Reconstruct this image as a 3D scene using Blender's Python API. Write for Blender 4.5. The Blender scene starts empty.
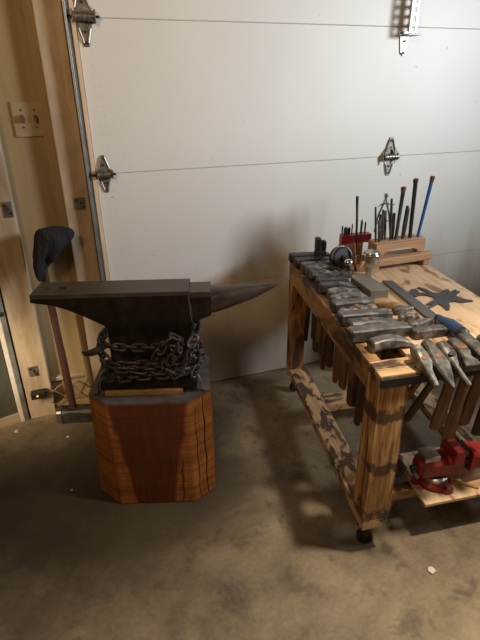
import bpy, math, random
from math import sin, cos, pi, radians
from mathutils import Vector, Matrix, Euler

random.seed(7)
SC = bpy.context.scene
COL = SC.collection

# ------------------------------------------------------------------ camera, light, exposure
PITCH, YAW, ROLL, FPX, CH, CD = 0.438467, 0.330526, -0.0139738, 488.6536, 1.358793, 2.071753
fwd = Vector((sin(YAW)*cos(PITCH), cos(YAW)*cos(PITCH), -sin(PITCH)))
rt = Vector((cos(YAW), -sin(YAW), 0)); up = rt.cross(fwd)
rt2 = rt*cos(ROLL) + up*sin(ROLL); up2 = -rt*sin(ROLL) + up*cos(ROLL)
cd = bpy.data.cameras.new('camera'); cam = bpy.data.objects.new('camera', cd); COL.objects.link(cam)
cd.sensor_fit = 'VERTICAL'; cd.sensor_height = 24.0; cd.lens = FPX*24.0/640.0
cd.clip_start = 0.02; cd.clip_end = 50
mw = Matrix((rt2, up2, -fwd)).transposed().to_4x4(); mw.translation = Vector((0, -CD, CH))
cam.matrix_world = mw
SC.camera = cam

w = bpy.data.worlds.new('world'); SC.world = w; w.use_nodes = True
w.node_tree.nodes['Background'].inputs[0].default_value = (1.0, 0.9, 0.78, 1)
w.node_tree.nodes['Background'].inputs[1].default_value = 0.045

def area(name, loc, target, size, power, col, size_y=None, spread=180):
    l = bpy.data.lights.new(name, 'AREA'); l.energy = power; l.color = col; l.size = size
    if size_y: l.shape = 'RECTANGLE'; l.size_y = size_y
    l.spread = radians(spread)
    o = bpy.data.objects.new(name, l); COL.objects.link(o); o.location = loc
    d = Vector(target) - Vector(loc); o.rotation_euler = d.to_track_quat('-Z', 'Y').to_euler()
    return o
area('ceiling_lamp_light', (1.22, -1.40, 2.42), (0.75, -2.25, 0.0), 0.12, 23, (1.0, 0.84, 0.62), 0.12, 88)
area('window_daylight', (2.9, -1.75, 1.75), (0.70, 0.0, 1.35), 0.6, 16.3, (0.90, 0.96, 1.0), 0.5, 84)
area('left_lamp_light', (-0.75, -2.1, 2.25), (0.45, 0.0, 1.55), 0.4, 6.0, (1.0, 0.64, 0.32), 0.4, 100)
area('gap_sunlight', (-0.70, -0.60, 0.62), (-0.25, 0.0, 0.22), 0.10, 1.0, (1.0, 0.78, 0.50), 0.3, 60)
SC.view_settings.view_transform = 'Standard'
SC.view_settings.look = 'None'
SC.view_settings.exposure = 0.0
SC.view_settings.gamma = 1
SC.view_settings.use_curve_mapping = False

# ------------------------------------------------------------------ materials
def nt(name, rough=0.6, metal=0.0, spec=0.5):
    m = bpy.data.materials.new(name); m.use_nodes = True
    t = m.node_tree; b = t.nodes['Principled BSDF']
    b.inputs['Roughness'].default_value = rough; b.inputs['Metallic'].default_value = metal
    b.inputs['Specular IOR Level'].default_value = spec
    return m, t, b
def N(t, kind, **kw):
    n = t.nodes.new(kind)
    for k, v in kw.items():
        if k.startswith('i_'): n.inputs[k[2:].replace('_', ' ')].default_value = v
        else: setattr(n, k, v)
    return n
def TC(t, scale=(1, 1, 1), rnd=True):
    a = N(t, 'ShaderNodeAttribute', attribute_name='tc')
    mp = N(t, 'ShaderNodeMapping'); mp.inputs['Scale'].default_value = scale
    if rnd:
        oi = N(t, 'ShaderNodeObjectInfo'); mul = N(t, 'ShaderNodeMath', operation='MULTIPLY'); mul.inputs[1].default_value = 7.0
        t.links.new(oi.outputs['Random'], mul.inputs[0])
        ad = N(t, 'ShaderNodeVectorMath', operation='ADD')
        t.links.new(a.outputs['Vector'], ad.inputs[0]); t.links.new(mul.outputs[0], ad.inputs[1])
        t.links.new(ad.outputs[0], mp.inputs['Vector'])
    else: t.links.new(a.outputs['Vector'], mp.inputs['Vector'])
    return mp.outputs['Vector']
def noise(t, vec, scale, detail=4, rough=0.55, dist=0.0):
    n = N(t, 'ShaderNodeTexNoise'); n.inputs['Scale'].default_value = scale
    n.inputs['Detail'].default_value = detail; n.inputs['Roughness'].default_value = rough
    n.inputs['Distortion'].default_value = dist
    t.links.new(vec, n.inputs['Vector']); return n.outputs['Fac']
def ramp(t, fac, stops):
    r = N(t, 'ShaderNodeValToRGB'); e = r.color_ramp.elements
    while len(e) > 1: e.remove(e[0])
    e[0].position = stops[0][0]; c = stops[0][1]; e[0].color = (*c, 1) if hasattr(c, '__len__') else (c, c, c, 1)
    for p, c in stops[1:]:
        x = e.new(p); x.color = (*c, 1) if hasattr(c, '__len__') else (c, c, c, 1)
    t.links.new(fac, r.inputs[0]); return r.outputs[0]
def mix(t, fac, a, b, kind='MIX'):
    m = N(t, 'ShaderNodeMix', data_type='RGBA', blend_type=kind)
    if isinstance(fac, (int, float)): m.inputs[0].default_value = fac
    else: t.links.new(fac, m.inputs[0])
    for s, v in ((m.inputs[6], a), (m.inputs[7], b)):
        if isinstance(v, tuple): s.default_value = (*v, 1)
        else: t.links.new(v, s)
    return m.outputs[2]
def math_(t, op, a, b=None, c=None, clamp=False):
    m = N(t, 'ShaderNodeMath', operation=op, use_clamp=clamp)
    for i, v in enumerate((a, b, c)):
        if v is None: continue
        if isinstance(v, (int, float)): m.inputs[i].default_value = v
        else: t.links.new(v, m.inputs[i])
    return m.outputs[0]
def bump(t, b, h, strength=0.3, dist=0.002):
    n = N(t, 'ShaderNodeBump'); n.inputs['Strength'].default_value = strength; n.inputs['Distance'].default_value = dist
    t.links.new(h, n.inputs['Height']); t.links.new(n.outputs[0], b.inputs['Normal'])

def metal(name, c1, c2, rough=0.45, scale=30, met=0.85, bmp=0.3, wear=None, vary=False):
    m, t, b = nt(name, rough, met); v = TC(t)
    f = noise(t, v, scale, 5, 0.6); col = ramp(t, f, [(0.3, c1), (0.7, c2)])
    if wear:
        g = noise(t, v, scale*0.5, 3, 0.5); col = mix(t, ramp(t, g, [(0.56, 0), (0.7, 1)]), col, wear)
    if vary:
        oi = N(t, 'ShaderNodeObjectInfo'); vv = math_(t, 'ADD', math_(t, 'MULTIPLY', oi.outputs['Random'], 0.75), 0.5)
        hs = N(t, 'ShaderNodeHueSaturation'); t.links.new(vv, hs.inputs['Value']); t.links.new(col, hs.inputs['Color']); col = hs.outputs[0]
    t.links.new(col, b.inputs['Base Color'])
    r = ramp(t, f, [(0.2, rough*0.75), (0.8, min(1, rough*1.4))]); t.links.new(r, b.inputs['Roughness'])
    bump(t, b, f, bmp, 0.001); return m
def wood(name, c1, c2, cd_=None, burn=0.5, rough=0.6, s=1.0, burn_scale=9.0, soft=0.14):
    """grain along x of tc; torch-burnt patches on top"""
    m, t, b = nt(name, rough); v = TC(t, (2.2*s, 26*s, 26*s)); v2 = TC(t, (0.45, 1, 1))
    f = noise(t, v, 1.6, 6, 0.62, 1.2); col = ramp(t, f, [(0.3, c1), (0.66, c2)])
    if cd_:
        g = noise(t, v2, burn_scale, 3, 0.6, 0.6)
        gg = math_(t, 'ADD', g, math_(t, 'MULTIPLY', math_(t, 'SUBTRACT', f, 0.5), 0.35))
        col = mix(t, ramp(t, gg, [(burn, 0), (burn+soft, 0.92)]), col, cd_)
    t.links.new(col, b.inputs['Base Color']); bump(t, b, f, 0.35, 0.001); return m
def plain(name, c, rough=0.5, met=0.0):
    m, t, b = nt(name, rough, met); v = TC(t); f = noise(t, v, 40, 3)
    t.links.new(ramp(t, f, [(0.2, tuple(x*0.8 for x in c)), (0.8, tuple(min(1, x*1.15) for x in c))]), b.inputs['Base Color'])
    return m

M = {}
M['burnt'] = wood('burnt_pine', (0.26, 0.12, 0.042), (0.54, 0.31, 0.125), (0.035, 0.018, 0.010), 0.46, burn_scale=11)
M['burnt_rail'] = wood('scorched_pine', (0.46, 0.27, 0.12), (0.74, 0.50, 0.28), (0.045, 0.024, 0.018), 0.475, burn_scale=22, soft=0.09)
M['ply'] = wood('plywood', (0.56, 0.36, 0.19), (0.80, 0.58, 0.37), (0.24, 0.12, 0.06), 0.55, s=0.6, burn_scale=15, soft=0.12)
M['leg'] = None
M['handle_mid'] = wood('stained_handle_wood', (0.035, 0.012, 0.008), (0.085, 0.032, 0.018), (0.03, 0.014, 0.01), 0.55)
M['handle'] = wood('old_handle_wood', (0.10, 0.048, 0.022), (0.26, 0.13, 0.055), (0.035, 0.02, 0.012), 0.55)
M['handle_dark'] = wood('dark_handle_wood', (0.035, 0.016, 0.010), (0.09, 0.042, 0.022), (0.012, 0.008, 0.006), 0.5)
M['rackwood'] = wood('rack_wood', (0.33, 0.17, 0.085), (0.50, 0.29, 0.15), (0.13, 0.065, 0.035), 0.58)
M['shimwood'] = wood('shim_wood', (0.42, 0.24, 0.08), (0.56, 0.34, 0.14), (0.10, 0.05, 0.02), 0.62)
M['stud'] = wood('stud_wood', (0.36, 0.27, 0.18), (0.54, 0.43, 0.31), (0.19, 0.13, 0.08), 0.48, s=0.5, burn_scale=7, soft=0.3, rough=0.8)
M['stop'] = wood('stop_strip_wood', (0.62, 0.42, 0.26), (0.76, 0.56, 0.38), s=0.5)
M['sheath'] = wood('wall_sheathing', (0.28, 0.20, 0.105), (0.38, 0.285, 0.16), (0.19, 0.13, 0.065), 0.6, s=0.25, burn_scale=3, soft=0.3, rough=0.8)
M['forged'] = metal('forged_steel', (0.040, 0.036, 0.034), (0.235, 0.22, 0.205), 0.40, 42, 0.3, 0.8, (0.33, 0.31, 0.29), True)
M['forged_dark'] = metal('blackened_steel', (0.022, 0.020, 0.019), (0.085, 0.077, 0.072), 0.45, 30, 0.35, 0.4)
M['anvil'] = metal('anvil_iron', (0.012, 0.0095, 0.0075), (0.040, 0.031, 0.025), 0.5, 22, 0.5, 0.6)
M['anvil_face'] = metal('anvil_face_steel', (0.075, 0.06, 0.047), (0.13, 0.105, 0.083), 0.42, 16, 0.4, 0.2)
M['anvil_horn'] = metal('anvil_horn_steel', (0.05, 0.042, 0.036), (0.12, 0.10, 0.086), 0.42, 20, 0.4, 0.3)
M['edge'] = metal('worn_bright_steel', (0.25, 0.24, 0.22), (0.4, 0.38, 0.35), 0.35, 30, 0.9, 0.2)
M['chain'] = metal('chain_steel', (0.032, 0.026, 0.028), (0.12, 0.10, 0.105), 0.45, 60, 0.5, 0.3)
M['chrome'] = metal('polished_steel', (0.55, 0.53, 0.47), (0.72, 0.70, 0.62), 0.2, 20, 1.0, 0.1)
M['galv'] = metal('galvanised_steel', (0.36, 0.36, 0.34), (0.50, 0.50, 0.47), 0.38, 40, 0.8, 0.2)
M['hinge'] = metal('weathered_galvanised', (0.13, 0.12, 0.105), (0.33, 0.31, 0.28), 0.42, 45, 0.8, 0.3)
M['track'] = metal('track_steel', (0.28, 0.28, 0.26), (0.42, 0.42, 0.39), 0.45, 20, 0.7, 0.2)
M['grey_steel'] = metal('ground_grey_steel', (0.22, 0.195, 0.165), (0.30, 0.27, 0.235), 0.5, 25, 0.5, 0.15)
M['file'] = metal('file_steel', (0.115, 0.115, 0.125), (0.18, 0.18, 0.19), 0.55, 160, 0.6, 0.6)
M['cut'] = metal('scale_steel', (0.06, 0.06, 0.066), (0.105, 0.105, 0.115), 0.6, 40, 0.5, 0.3)
M['bar'] = metal('flat_bar_steel', (0.022, 0.02, 0.018), (0.06, 0.05, 0.045), 0.5, 30, 0.6, 0.3)
M['black'] = plain('black_plastic', (0.014, 0.014, 0.015), 0.45)
M['rubber'] = plain('black_rubber', (0.012, 0.012, 0.012), 0.7)
M['cloth'] = plain('black_cloth', (0.018, 0.017, 0.02), 0.95)
_t = M['cloth'].node_tree; bump(_t, _t.nodes['Principled BSDF'], noise(_t, TC(_t, (60, 60, 9)), 1.3, 4, 0.6, 0.8), 1.0, 0.012)
M['rag'] = plain('brown_rag', (0.09, 0.065, 0.05), 0.95)
M['blue'] = plain('blue_plastic', (0.012, 0.045, 0.14), 0.38)
M['bluepaint'] = plain('blue_paint', (0.02, 0.10, 0.32), 0.4)
M['rust'] = metal('rusty_steel', (0.10, 0.04, 0.025), (0.22, 0.10, 0.06), 0.7, 60, 0.4)
M['redpaint'] = metal('red_paint', (0.17, 0.012, 0.012), (0.33, 0.028, 0.024), 0.42, 24, 0.0, 0.3, (0.08, 0.02, 0.018))
M['redplastic'] = plain('red_plastic', (0.26, 0.016, 0.02), 0.4)
M['wire'] = plain('pale_cable', (0.30, 0.21, 0.15), 0.6)
M['paper'] = plain('white_paper', (0.68, 0.66, 0.60), 0.8)
M['crumb'] = plain('pale_litter', (0.66, 0.60, 0.55), 0.8)
M['greenpanel'] = plain('grey_green_panel', (0.085, 0.085, 0.065), 0.25)
M['palestrip'] = plain('pale_metal_strip', (0.78, 0.70, 0.60), 0.35)
M['ceil'] = plain('ceiling_board', (0.30, 0.25, 0.19), 0.9)
M['plate'] = metal('painted_plate', (0.30, 0.225, 0.13), (0.37, 0.285, 0.17), 0.6, 30, 0.1, 0.2)
M['silver'] = metal('spun_aluminium', (0.38, 0.36, 0.32), (0.52, 0.50, 0.45), 0.3, 20, 0.9, 0.1)

# floor: concrete with oil and soot stains, plus painted shade round the stump
m, t, b = nt('concrete', 0.75); v = TC(t, rnd=False)
f1 = noise(t, v, 2.6, 9, 0.66, 0.4); f2 = noise(t, v, 70, 4, 0.6); f3 = noise(t, v, 1.5, 5, 0.65, 0.6); f4 = noise(t, v, 9, 5, 0.62, 0.3)
col = ramp(t, f1, [(0.34, (0.085, 0.060, 0.036)), (0.5, (0.215, 0.165, 0.105)), (0.66, (0.35, 0.28, 0.185))])
col = mix(t, 0.16, col, ramp(t, f2, [(0.3, (0.07, 0.055, 0.036)), (0.7, (0.42, 0.36, 0.27))]))
sx = N(t, 'ShaderNodeSeparateXYZ'); t.links.new(v, sx.inputs[0])
# trodden soot, deepened to paint in shade around the stump and along the left
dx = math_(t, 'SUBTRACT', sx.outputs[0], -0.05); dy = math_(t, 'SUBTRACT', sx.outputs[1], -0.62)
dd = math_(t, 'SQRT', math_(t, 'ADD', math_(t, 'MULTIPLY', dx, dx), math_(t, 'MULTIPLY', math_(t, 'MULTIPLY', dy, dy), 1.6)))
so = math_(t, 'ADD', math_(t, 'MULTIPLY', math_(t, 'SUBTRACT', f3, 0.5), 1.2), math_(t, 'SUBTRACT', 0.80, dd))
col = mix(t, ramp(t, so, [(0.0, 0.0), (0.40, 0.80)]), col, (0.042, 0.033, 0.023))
col = mix(t, ramp(t, f4, [(0.56, 0.0), (0.66, 0.6)]), col, (0.06, 0.048, 0.036))
t.links.new(col, b.inputs['Base Color'])
t.links.new(ramp(t, f3, [(0.35, 0.45), (0.65, 0.85)]), b.inputs['Roughness']); bump(t, b, f2, 0.25, 0.002)
M['concrete'] = m

# painted sectional door: off-white with a soft cast shadow painted above the horn, splash dirt and painted shade low down and nail dimples along the stile
m, t, b = nt('door_paint', 0.5); v = TC(t, rnd=False); sx = N(t, 'ShaderNodeSeparateXYZ'); t.links.new(v, sx.inputs[0])
X, Z = sx.outputs[0], sx.outputs[2]
vs = TC(t, (1, 1, 0.16), rnd=False); fn = noise(t, vs, 9, 5, 0.6); fl = noise(t, v, 2.2, 4, 0.5); fs = noise(t, v, 26, 3, 0.6)
col = ramp(t, fl, [(0.3, (0.67, 0.66, 0.625)), (0.7, (0.72, 0.71, 0.68))])
low = math_(t, 'ADD', math_(t, 'SUBTRACT', 0.62, Z), math_(t, 'MULTIPLY', math_(t, 'SUBTRACT', fn, 0.5), 0.7))
col = mix(t, ramp(t, low, [(0.0, 0.0), (0.5, 0.7)]), col, (0.34, 0.25, 0.155))  # splash dirt that also carries the shade under the horn
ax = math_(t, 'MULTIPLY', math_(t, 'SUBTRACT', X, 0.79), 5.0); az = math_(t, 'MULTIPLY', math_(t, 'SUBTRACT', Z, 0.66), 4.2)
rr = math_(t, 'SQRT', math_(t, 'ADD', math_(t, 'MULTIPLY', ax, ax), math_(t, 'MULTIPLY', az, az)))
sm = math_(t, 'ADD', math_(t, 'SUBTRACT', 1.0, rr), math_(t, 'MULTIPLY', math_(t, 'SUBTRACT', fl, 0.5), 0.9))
col = mix(t, ramp(t, sm, [(0.0, 0.0), (0.7, 0.62)]), col, (0.20, 0.17, 0.14))  # soft shadow behind the horn, painted into the door colour
spk = math_(t, 'MULTIPLY', math_(t, 'GREATER_THAN', fs, 0.71), 0.5)
col = mix(t, spk, col, (0.30, 0.25, 0.19))
# dimple columns near the left stile
gx = math_(t, 'ABSOLUTE', math_(t, 'SUBTRACT', math_(t, 'FRACT', math_(t, 'DIVIDE', math_(t, 'SUBTRACT', X, 0.145), 0.022)), 0.5))
gz = math_(t, 'ABSOLUTE', math_(t, 'SUBTRACT', math_(t, 'FRACT', math_(t, 'DIVIDE', Z, 0.035)), 0.5))
dot = math_(t, 'MULTIPLY', math_(t, 'LESS_THAN', gx, 0.09), math_(t, 'LESS_THAN', gz, 0.06))
rng = math_(t, 'MULTIPLY', math_(t, 'GREATER_THAN', X, 0.145), math_(t, 'LESS_THAN', X, 0.189))
col = mix(t, math_(t, 'MULTIPLY', math_(t, 'MULTIPLY', dot, rng), 0.35), col, (0.2, 0.17, 0.13))
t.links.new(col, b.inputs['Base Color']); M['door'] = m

# stump: red heartwood, orange sapwood, vertical checks
m, t, b = nt('stump_wood', 0.55); v = TC(t, rnd=False); sx = N(t, 'ShaderNodeSeparateXYZ'); t.links.new(v, sx.inputs[0])
X, Y, Z = sx.outputs[0], sx.outputs[1], sx.outputs[2]
g = noise(t, TC(t, (22, 22, 2.2), rnd=False), 1.5, 6, 0.6, 0.8); g2 = noise(t, TC(t, (3, 3, 1.2), rnd=False), 1.7, 3, 0.5)
saw = noise(t, TC(t, (2, 2, 60), rnd=False), 1.4, 3, 0.5)
sap = ramp(t, g, [(0.3, (0.36, 0.115, 0.026)), (0.7, (0.60, 0.245, 0.065))])
hrt = ramp(t, g, [(0.3, (0.105, 0.026, 0.013)), (0.7, (0.20, 0.052, 0.022))])
hw = math_(t, 'ADD', math_(t, 'MULTIPLY', Z, 0.13), 0.075)
e_ = math_(t, 'SUBTRACT', hw, math_(t, 'ABSOLUTE', math_(t, 'SUBTRACT', X, 0.030)))
e_ = math_(t, 'ADD', e_, math_(t, 'MULTIPLY', math_(t, 'SUBTRACT', g2, 0.5), 0.13))
e_ = math_(t, 'ADD', e_, math_(t, 'MULTIPLY', math_(t, 'SUBTRACT', g, 0.5), 0.05))
col = mix(t, ramp(t, e_, [(0.0, 0.0), (0.012, 1.0)]), sap, hrt)
col = mix(t, ramp(t, saw, [(0.42, 0.0), (0.62, 0.55)]), col, (0.10, 0.034, 0.014))
t.links.new(col, b.inputs['Base Color']); bump(t, b, saw, 0.4, 0.002); M['stump'] = m
m, t, b = nt('torched_leg_pine', 0.55); v = TC(t, (2.2, 26, 26), rnd=False); f = noise(t, v, 1.6, 6, 0.62, 1.4)
col = ramp(t, f, [(0.36, (0.17, 0.070, 0.024)), (0.5, (0.44, 0.225, 0.08)), (0.62, (0.72, 0.46, 0.20))])
sx = N(t, 'ShaderNodeSeparateXYZ'); t.links.new(TC(t, rnd=False), sx.inputs[0]); g = noise(t, TC(t, (1, 1, 1), rnd=False), 16, 3, 0.6)
for zc, hw_ in ((.535, .026), (.345, .026), (.150, .040), (.66, .03)):
    e_ = math_(t, 'SUBTRACT', 1.0, math_(t, 'DIVIDE', math_(t, 'ABSOLUTE', math_(t, 'SUBTRACT', sx.outputs[0], zc)), hw_))
    e_ = math_(t, 'ADD', e_, math_(t, 'MULTIPLY', math_(t, 'SUBTRACT', g, 0.52), 6.5))
    col = mix(t, ramp(t, e_, [(0.0, 0.0), (0.55, 0.85)]), col, (0.035, 0.018, 0.010))
t.links.new(col, b.inputs['Base Color']); bump(t, b, f, 0.35, 0.001); M['leg'] = m
m, t, b = nt('stump_top_grime', 0.55); v = TC(t, rnd=False)
f = noise(t, v, 18, 5, 0.65); t.links.new(ramp(t, f, [(0.3, (0.055, 0.05, 0.055)), (0.7, (0.16, 0.145, 0.155))]), b.inputs['Base Color'])
M['stumptop'] = m
m, t, b = nt('led', 0.4); b.inputs['Base Color'].default_value = (0.9, 0.4, 0.05, 1)
b.inputs['Emission Color'].default_value = (1.0, 0.42, 0.05, 1); b.inputs['Emission Strength'].default_value = 1.2; M['led'] = m

# ------------------------------------------------------------------ mesh builder
class MB:
    def __init__(s): s.v = []; s.f = []; s.sm = []
    def add(s, vs, fs, smooth=False, xf=None):
        n = len(s.v)
        for q in vs:
            q = Vector(q); s.v.append(xf @ q if xf else q)
        for q in fs: s.f.append([i+n for i in q]); s.sm.append(smooth)
        return s
    def box(s, x0, x1, y0, y1, z0, z1, xf=None):
        return s.add([(x0,y0,z0),(x1,y0,z0),(x1,y1,z0),(x0,y1,z0),(x0,y0,z1),(x1,y0,z1),(x1,y1,z1),(x0,y1,z1)],
              [(3,2,1,0),(4,5,6,7),(0,1,5,4),(1,2,6,5),(2,3,7,6),(3,0,4,7)], xf=xf)
    def rings(s, rings, smooth=True, caps=True, xf=None, closed=False):
        n = len(rings[0]); vs = [q for r in rings for q in r]; fs = []
        R_ = len(rings)
        for i in range(R_ if closed else R_-1):
            j = (i+1) % R_
            for k in range(n):
                l = (k+1) % n; fs.append((i*n+k, i*n+l, j*n+l, j*n+k))
        if caps and not closed:
            fs.append(tuple(range(n))[::-1]); fs.append(tuple((R_-1)*n+k for k in range(n)))
        return s.add(vs, fs, smooth, xf)
    def loft(s, secs, n=16, axis='x', xf=None, smooth=True):
        """secs: (pos, half_a, half_b, off_a, off_b, power)"""
        rg = []
        for c in secs:
            pos, a, b_, oa, ob, pw = (list(c)+[0, 0, 2][len(c)-3:])[:6] if len(c) < 6 else c
            r = []
            for k in range(n):
                th = 2*pi*(k+0.5)/n; ct, st = cos(th), sin(th)
                if pw >= 3.5 and n % 4 == 0:      # chamfered rectangle
                    q_ = n//4; c_i, w_ = k//q_, (k % q_)/(q_-1); ch_ = min(a, b_)*(0.34 if pw < 4.5 else 0.2)
                    e0, e1 = ((a, b_-ch_), (a-ch_, b_)); sg = ((1, 1), (-1, 1), (-1, -1), (1, -1))[c_i]
                    if c_i in (1, 3): e0, e1 = e1, e0
                    p = (oa+sg[0]*(e0[0]+(e1[0]-e0[0])*w_), ob+sg[1]*(e0[1]+(e1[1]-e0[1])*w_))
                else: p = (oa+a*math.copysign(abs(ct)**(2/pw), ct), ob+b_*math.copysign(abs(st)**(2/pw), st))
                r.append((pos, *p) if axis == 'x' else ((p[0], pos, p[1]) if axis == 'y' else (p[0], p[1], pos)))
            if axis == 'y': r.reverse()
            rg.append(r)
        return s.rings(rg, smooth, True, xf)
    def tube(s, pts, r, n=10, closed=False, smooth=True, xf=None, flat=1.0):
        pts = [Vector(q) for q in pts]; rg = []; L = len(pts)
        ref = None
        for i, q in enumerate(pts):
            a = pts[(i-1) % L] if (closed or i > 0) else q; c = pts[(i+1) % L] if (closed or i < L-1) else q
            d = (c-a).normalized()
            if ref is None:
                ref = Vector((0, 0, 1)) if abs(d.z) < 0.9 else Vector((1, 0, 0))
            x = d.cross(ref).normalized(); y = x.cross(d).normalized(); ref = y
            rad = r[i] if isinstance(r, (list, tuple)) else r
            rg.append([q + x*rad*cos(2*pi*k/n) + y*rad*flat*sin(2*pi*k/n) for k in range(n)])
        return s.rings(rg, smooth, True, xf, closed)
    def cyl(s, p0, p1, r0, r1=None, n=16, xf=None): return s.tube([p0, p1], [r0, r1 if r1 is not None else r0], n, xf=xf)
    def prism(s, poly, z0, z1, xf=None):
        n = len(poly); a = sum(poly[i][0]*poly[(i+1) % n][1]-poly[(i+1) % n][0]*poly[i][1] for i in range(n))
        if a < 0: poly = poly[::-1]
        vs = [(x, y, z0) for x, y in poly]+[(x, y, z1) for x, y in poly]
        fs = [tuple(range(n))[::-1], tuple(range(n, 2*n))]+[(i, (i+1) % n, n+(i+1) % n, n+i) for i in range(n)]
        return s.add(vs, fs, xf=xf)
    def sphere(s, c, r, sc=(1, 1, 1), n=16, m=10, xf=None):
        rg = []
        for i in range(1, m):
            ph = pi*i/m; rg.append([(c[0]+r*sc[0]*sin(ph)*cos(2*pi*k/n), c[1]+r*sc[1]*sin(ph)*sin(2*pi*k/n), c[2]-r*sc[2]*cos(ph)) for k in range(n)])
        return s.rings(rg, True, True, xf)
    def mesh(s, name, mat, fn=None, perm=None, origin=Vector((0, 0, 0)), off=None):
        me = bpy.data.meshes.new(name)
        o = off if off is not None else Vector((0, 0, 0))
        tcs = [Vector((q[perm[0]], q[perm[1]], q[perm[2]])) + o if perm else q + o for q in s.v]
        vs = [Vector(fn(q)) - origin if fn else q - origin for q in s.v]
        me.from_pydata([tuple(q) for q in vs], [], s.f); me.update()
        at = me.attributes.new('tc', 'FLOAT_VECTOR', 'POINT')
        at.data.foreach_set('vector', [c for q in tcs for c in q])
        me.polygons.foreach_set('use_smooth', s.sm)
        if any(s.sm): me.set_sharp_from_angle(angle=radians(31))
        me.materials.append(M[mat]); return me
    def build(s, name, mat, parent=None, fn=None, perm=None, bev=0.0, seg=2, off=None):
        org = parent['_o'] if parent is not None and '_o' in parent.keys() else (0, 0, 0)
        me = s.mesh(name, mat, fn, perm, Vector(org), off)
        o = bpy.data.objects.new(name, me); COL.objects.link(o)
        if parent is not None: o.parent = parent
        if bev: bevel(o, bev, seg)
        return o
def bevel(o, wdt, seg=2):
    b = o.modifiers.new('bevel', 'BEVEL'); b.width = wdt; b.segments = seg; b.limit_method = 'ANGLE'; b.angle_limit = radians(35)
def empty(name, loc, label, cat, group=None, rot=None, world=False):
    o = bpy.data.objects.new(name, None); COL.objects.link(o); o.location = loc; o.empty_display_size = 0.05
    if rot is not None: o.rotation_euler = rot
    if world: o['_o'] = tuple(loc)           # children are given in world coordinates
    tag(o, label, cat, group); return o
def tag(o, label=None, cat=None, group=None, kind=None):
    if label: o['label'] = label
    if cat: o['category'] = cat
    if group: o['group'] = group
    if kind: o['kind'] = kind
    return o

# frames: bench (hand made, not quite square) and anvil / stump
BA = Vector((0.712, -1.145)); a_, c_ = radians(-6.5), radians(-10.5)
def BW(q): return (BA.x + cos(a_)*q[0] - sin(c_)*q[1], BA.y + sin(a_)*q[0] + cos(c_)*q[1], q[2])
ROTB = radians(-8.5)
SA = Vector((0.16, -0.50)); s_ = radians(-17)
def SW(q): return (SA.x + cos(s_)*q[0] - sin(s_)*q[1], SA.y + sin(s_)*q[0] + cos(s_)*q[1], q[2])

# ------------------------------------------------------------------ room
MB().box(-1.6, 3.6, -4.5, 0.35, -0.1, 0.0).build('floor', 'concrete')['kind'] = 'structure'
tag(MB().box(-1.6, 0.10, 0.055, 0.10, 0.0, 2.5).build('wall_front', 'sheath', perm=(2, 0, 1)), kind='structure')
tag(MB().box(-1.6, -1.5, -4.5, 0.055, 0.0, 2.5).build('wall_left', 'sheath', perm=(2, 0, 1)), kind='structure')
tag(MB().box(3.5, 3.6, -4.5, 0.10, 0.0, 2.5).build('wall_right', 'ceil'), kind='structure')
tag(MB().box(-1.6, 3.6, -4.5, 0.10, 2.5, 2.6).build('ceiling', 'ceil'), kind='structure')
tag(MB().box(0.10, 3.5, 0.0, 0.10, 2.14, 2.5).build('trim_1', 'stud', perm=(0, 1, 2), bev=0.004), kind='structure')
# jamb board beside the door, wall stud, sill plate, stop strip
tag(MB().box(-0.018, 0.078, -0.005, 0.055, 0.0, 2.5).build('trim_2', 'stud', perm=(2, 0, 1), bev=0.004, off=Vector((0.3, 0.1, 0))), kind='structure')
tag(MB().box(-0.050, -0.018, 0.025, 0.055, 0.0, 2.5).build('trim_3', 'sheath', perm=(2, 0, 1), bev=0.003), kind='structure')
tag(MB().box(-0.315, -0.205, -0.005, 0.055, 0.0, 2.5).build('trim_4', 'stud', perm=(2, 0, 1), bev=0.004, off=Vector((1.3, 0.7, 0))), kind='structure')
tag(MB().box(-0.205, -0.018, 0.012, 0.055, 0.0, 0.045).build('trim_5', 'sheath', bev=0.003), kind='structure')
tag(MB().box(-0.205, -0.050, 0.030, 0.055, 0.155, 0.175).build('trim_6', 'stud', bev=0.003), kind='structure')
tag(MB().box(0.1005, 0.116, -0.012, 0.006, 0.0, 2.14).build('trim_7', 'stop', perm=(2, 0, 1), bev=0.002), kind='structure')

door = bpy.data.objects.new('door_1', None); COL.objects.link(door); door['kind'] = 'structure'
for k in range(4):
    z0, z1 = 0.0004 + (0.533*k if k else 0.004), 0.533*(k+1) - 0.0004
    b0 = MB(); zc = z0
    # tongue-and-groove lip: chamfered joint along each section
    b0.add([(0.118,0.0,z0+0.0024),(3.49,0.0,z0+0.0024),(3.49,0.003,z0),(0.118,0.003,z0),(0.118,0.05,z0),(3.49,0.05,z0),
            (0.118,0.0,z1-0.001),(3.49,0.0,z1-0.001),(3.49,0.003,z1),(0.118,0.003,z1),(0.118,0.05,z1),(3.49,0.05,z1)],
           [(0,1,7,6),(0,3,2,1),(3,4,5,2),(6,7,8,9),(9,8,11,10),(4,10,11,5),(0,6,9,10,4,3),(1,2,5,11,8,7)])
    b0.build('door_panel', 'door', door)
s0 = MB(); s0.box(0.118, 3.49, 0.006, 0.045, 0.0, 0.006); s0.build('bottom_seal', 'rubber', door)

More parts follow.
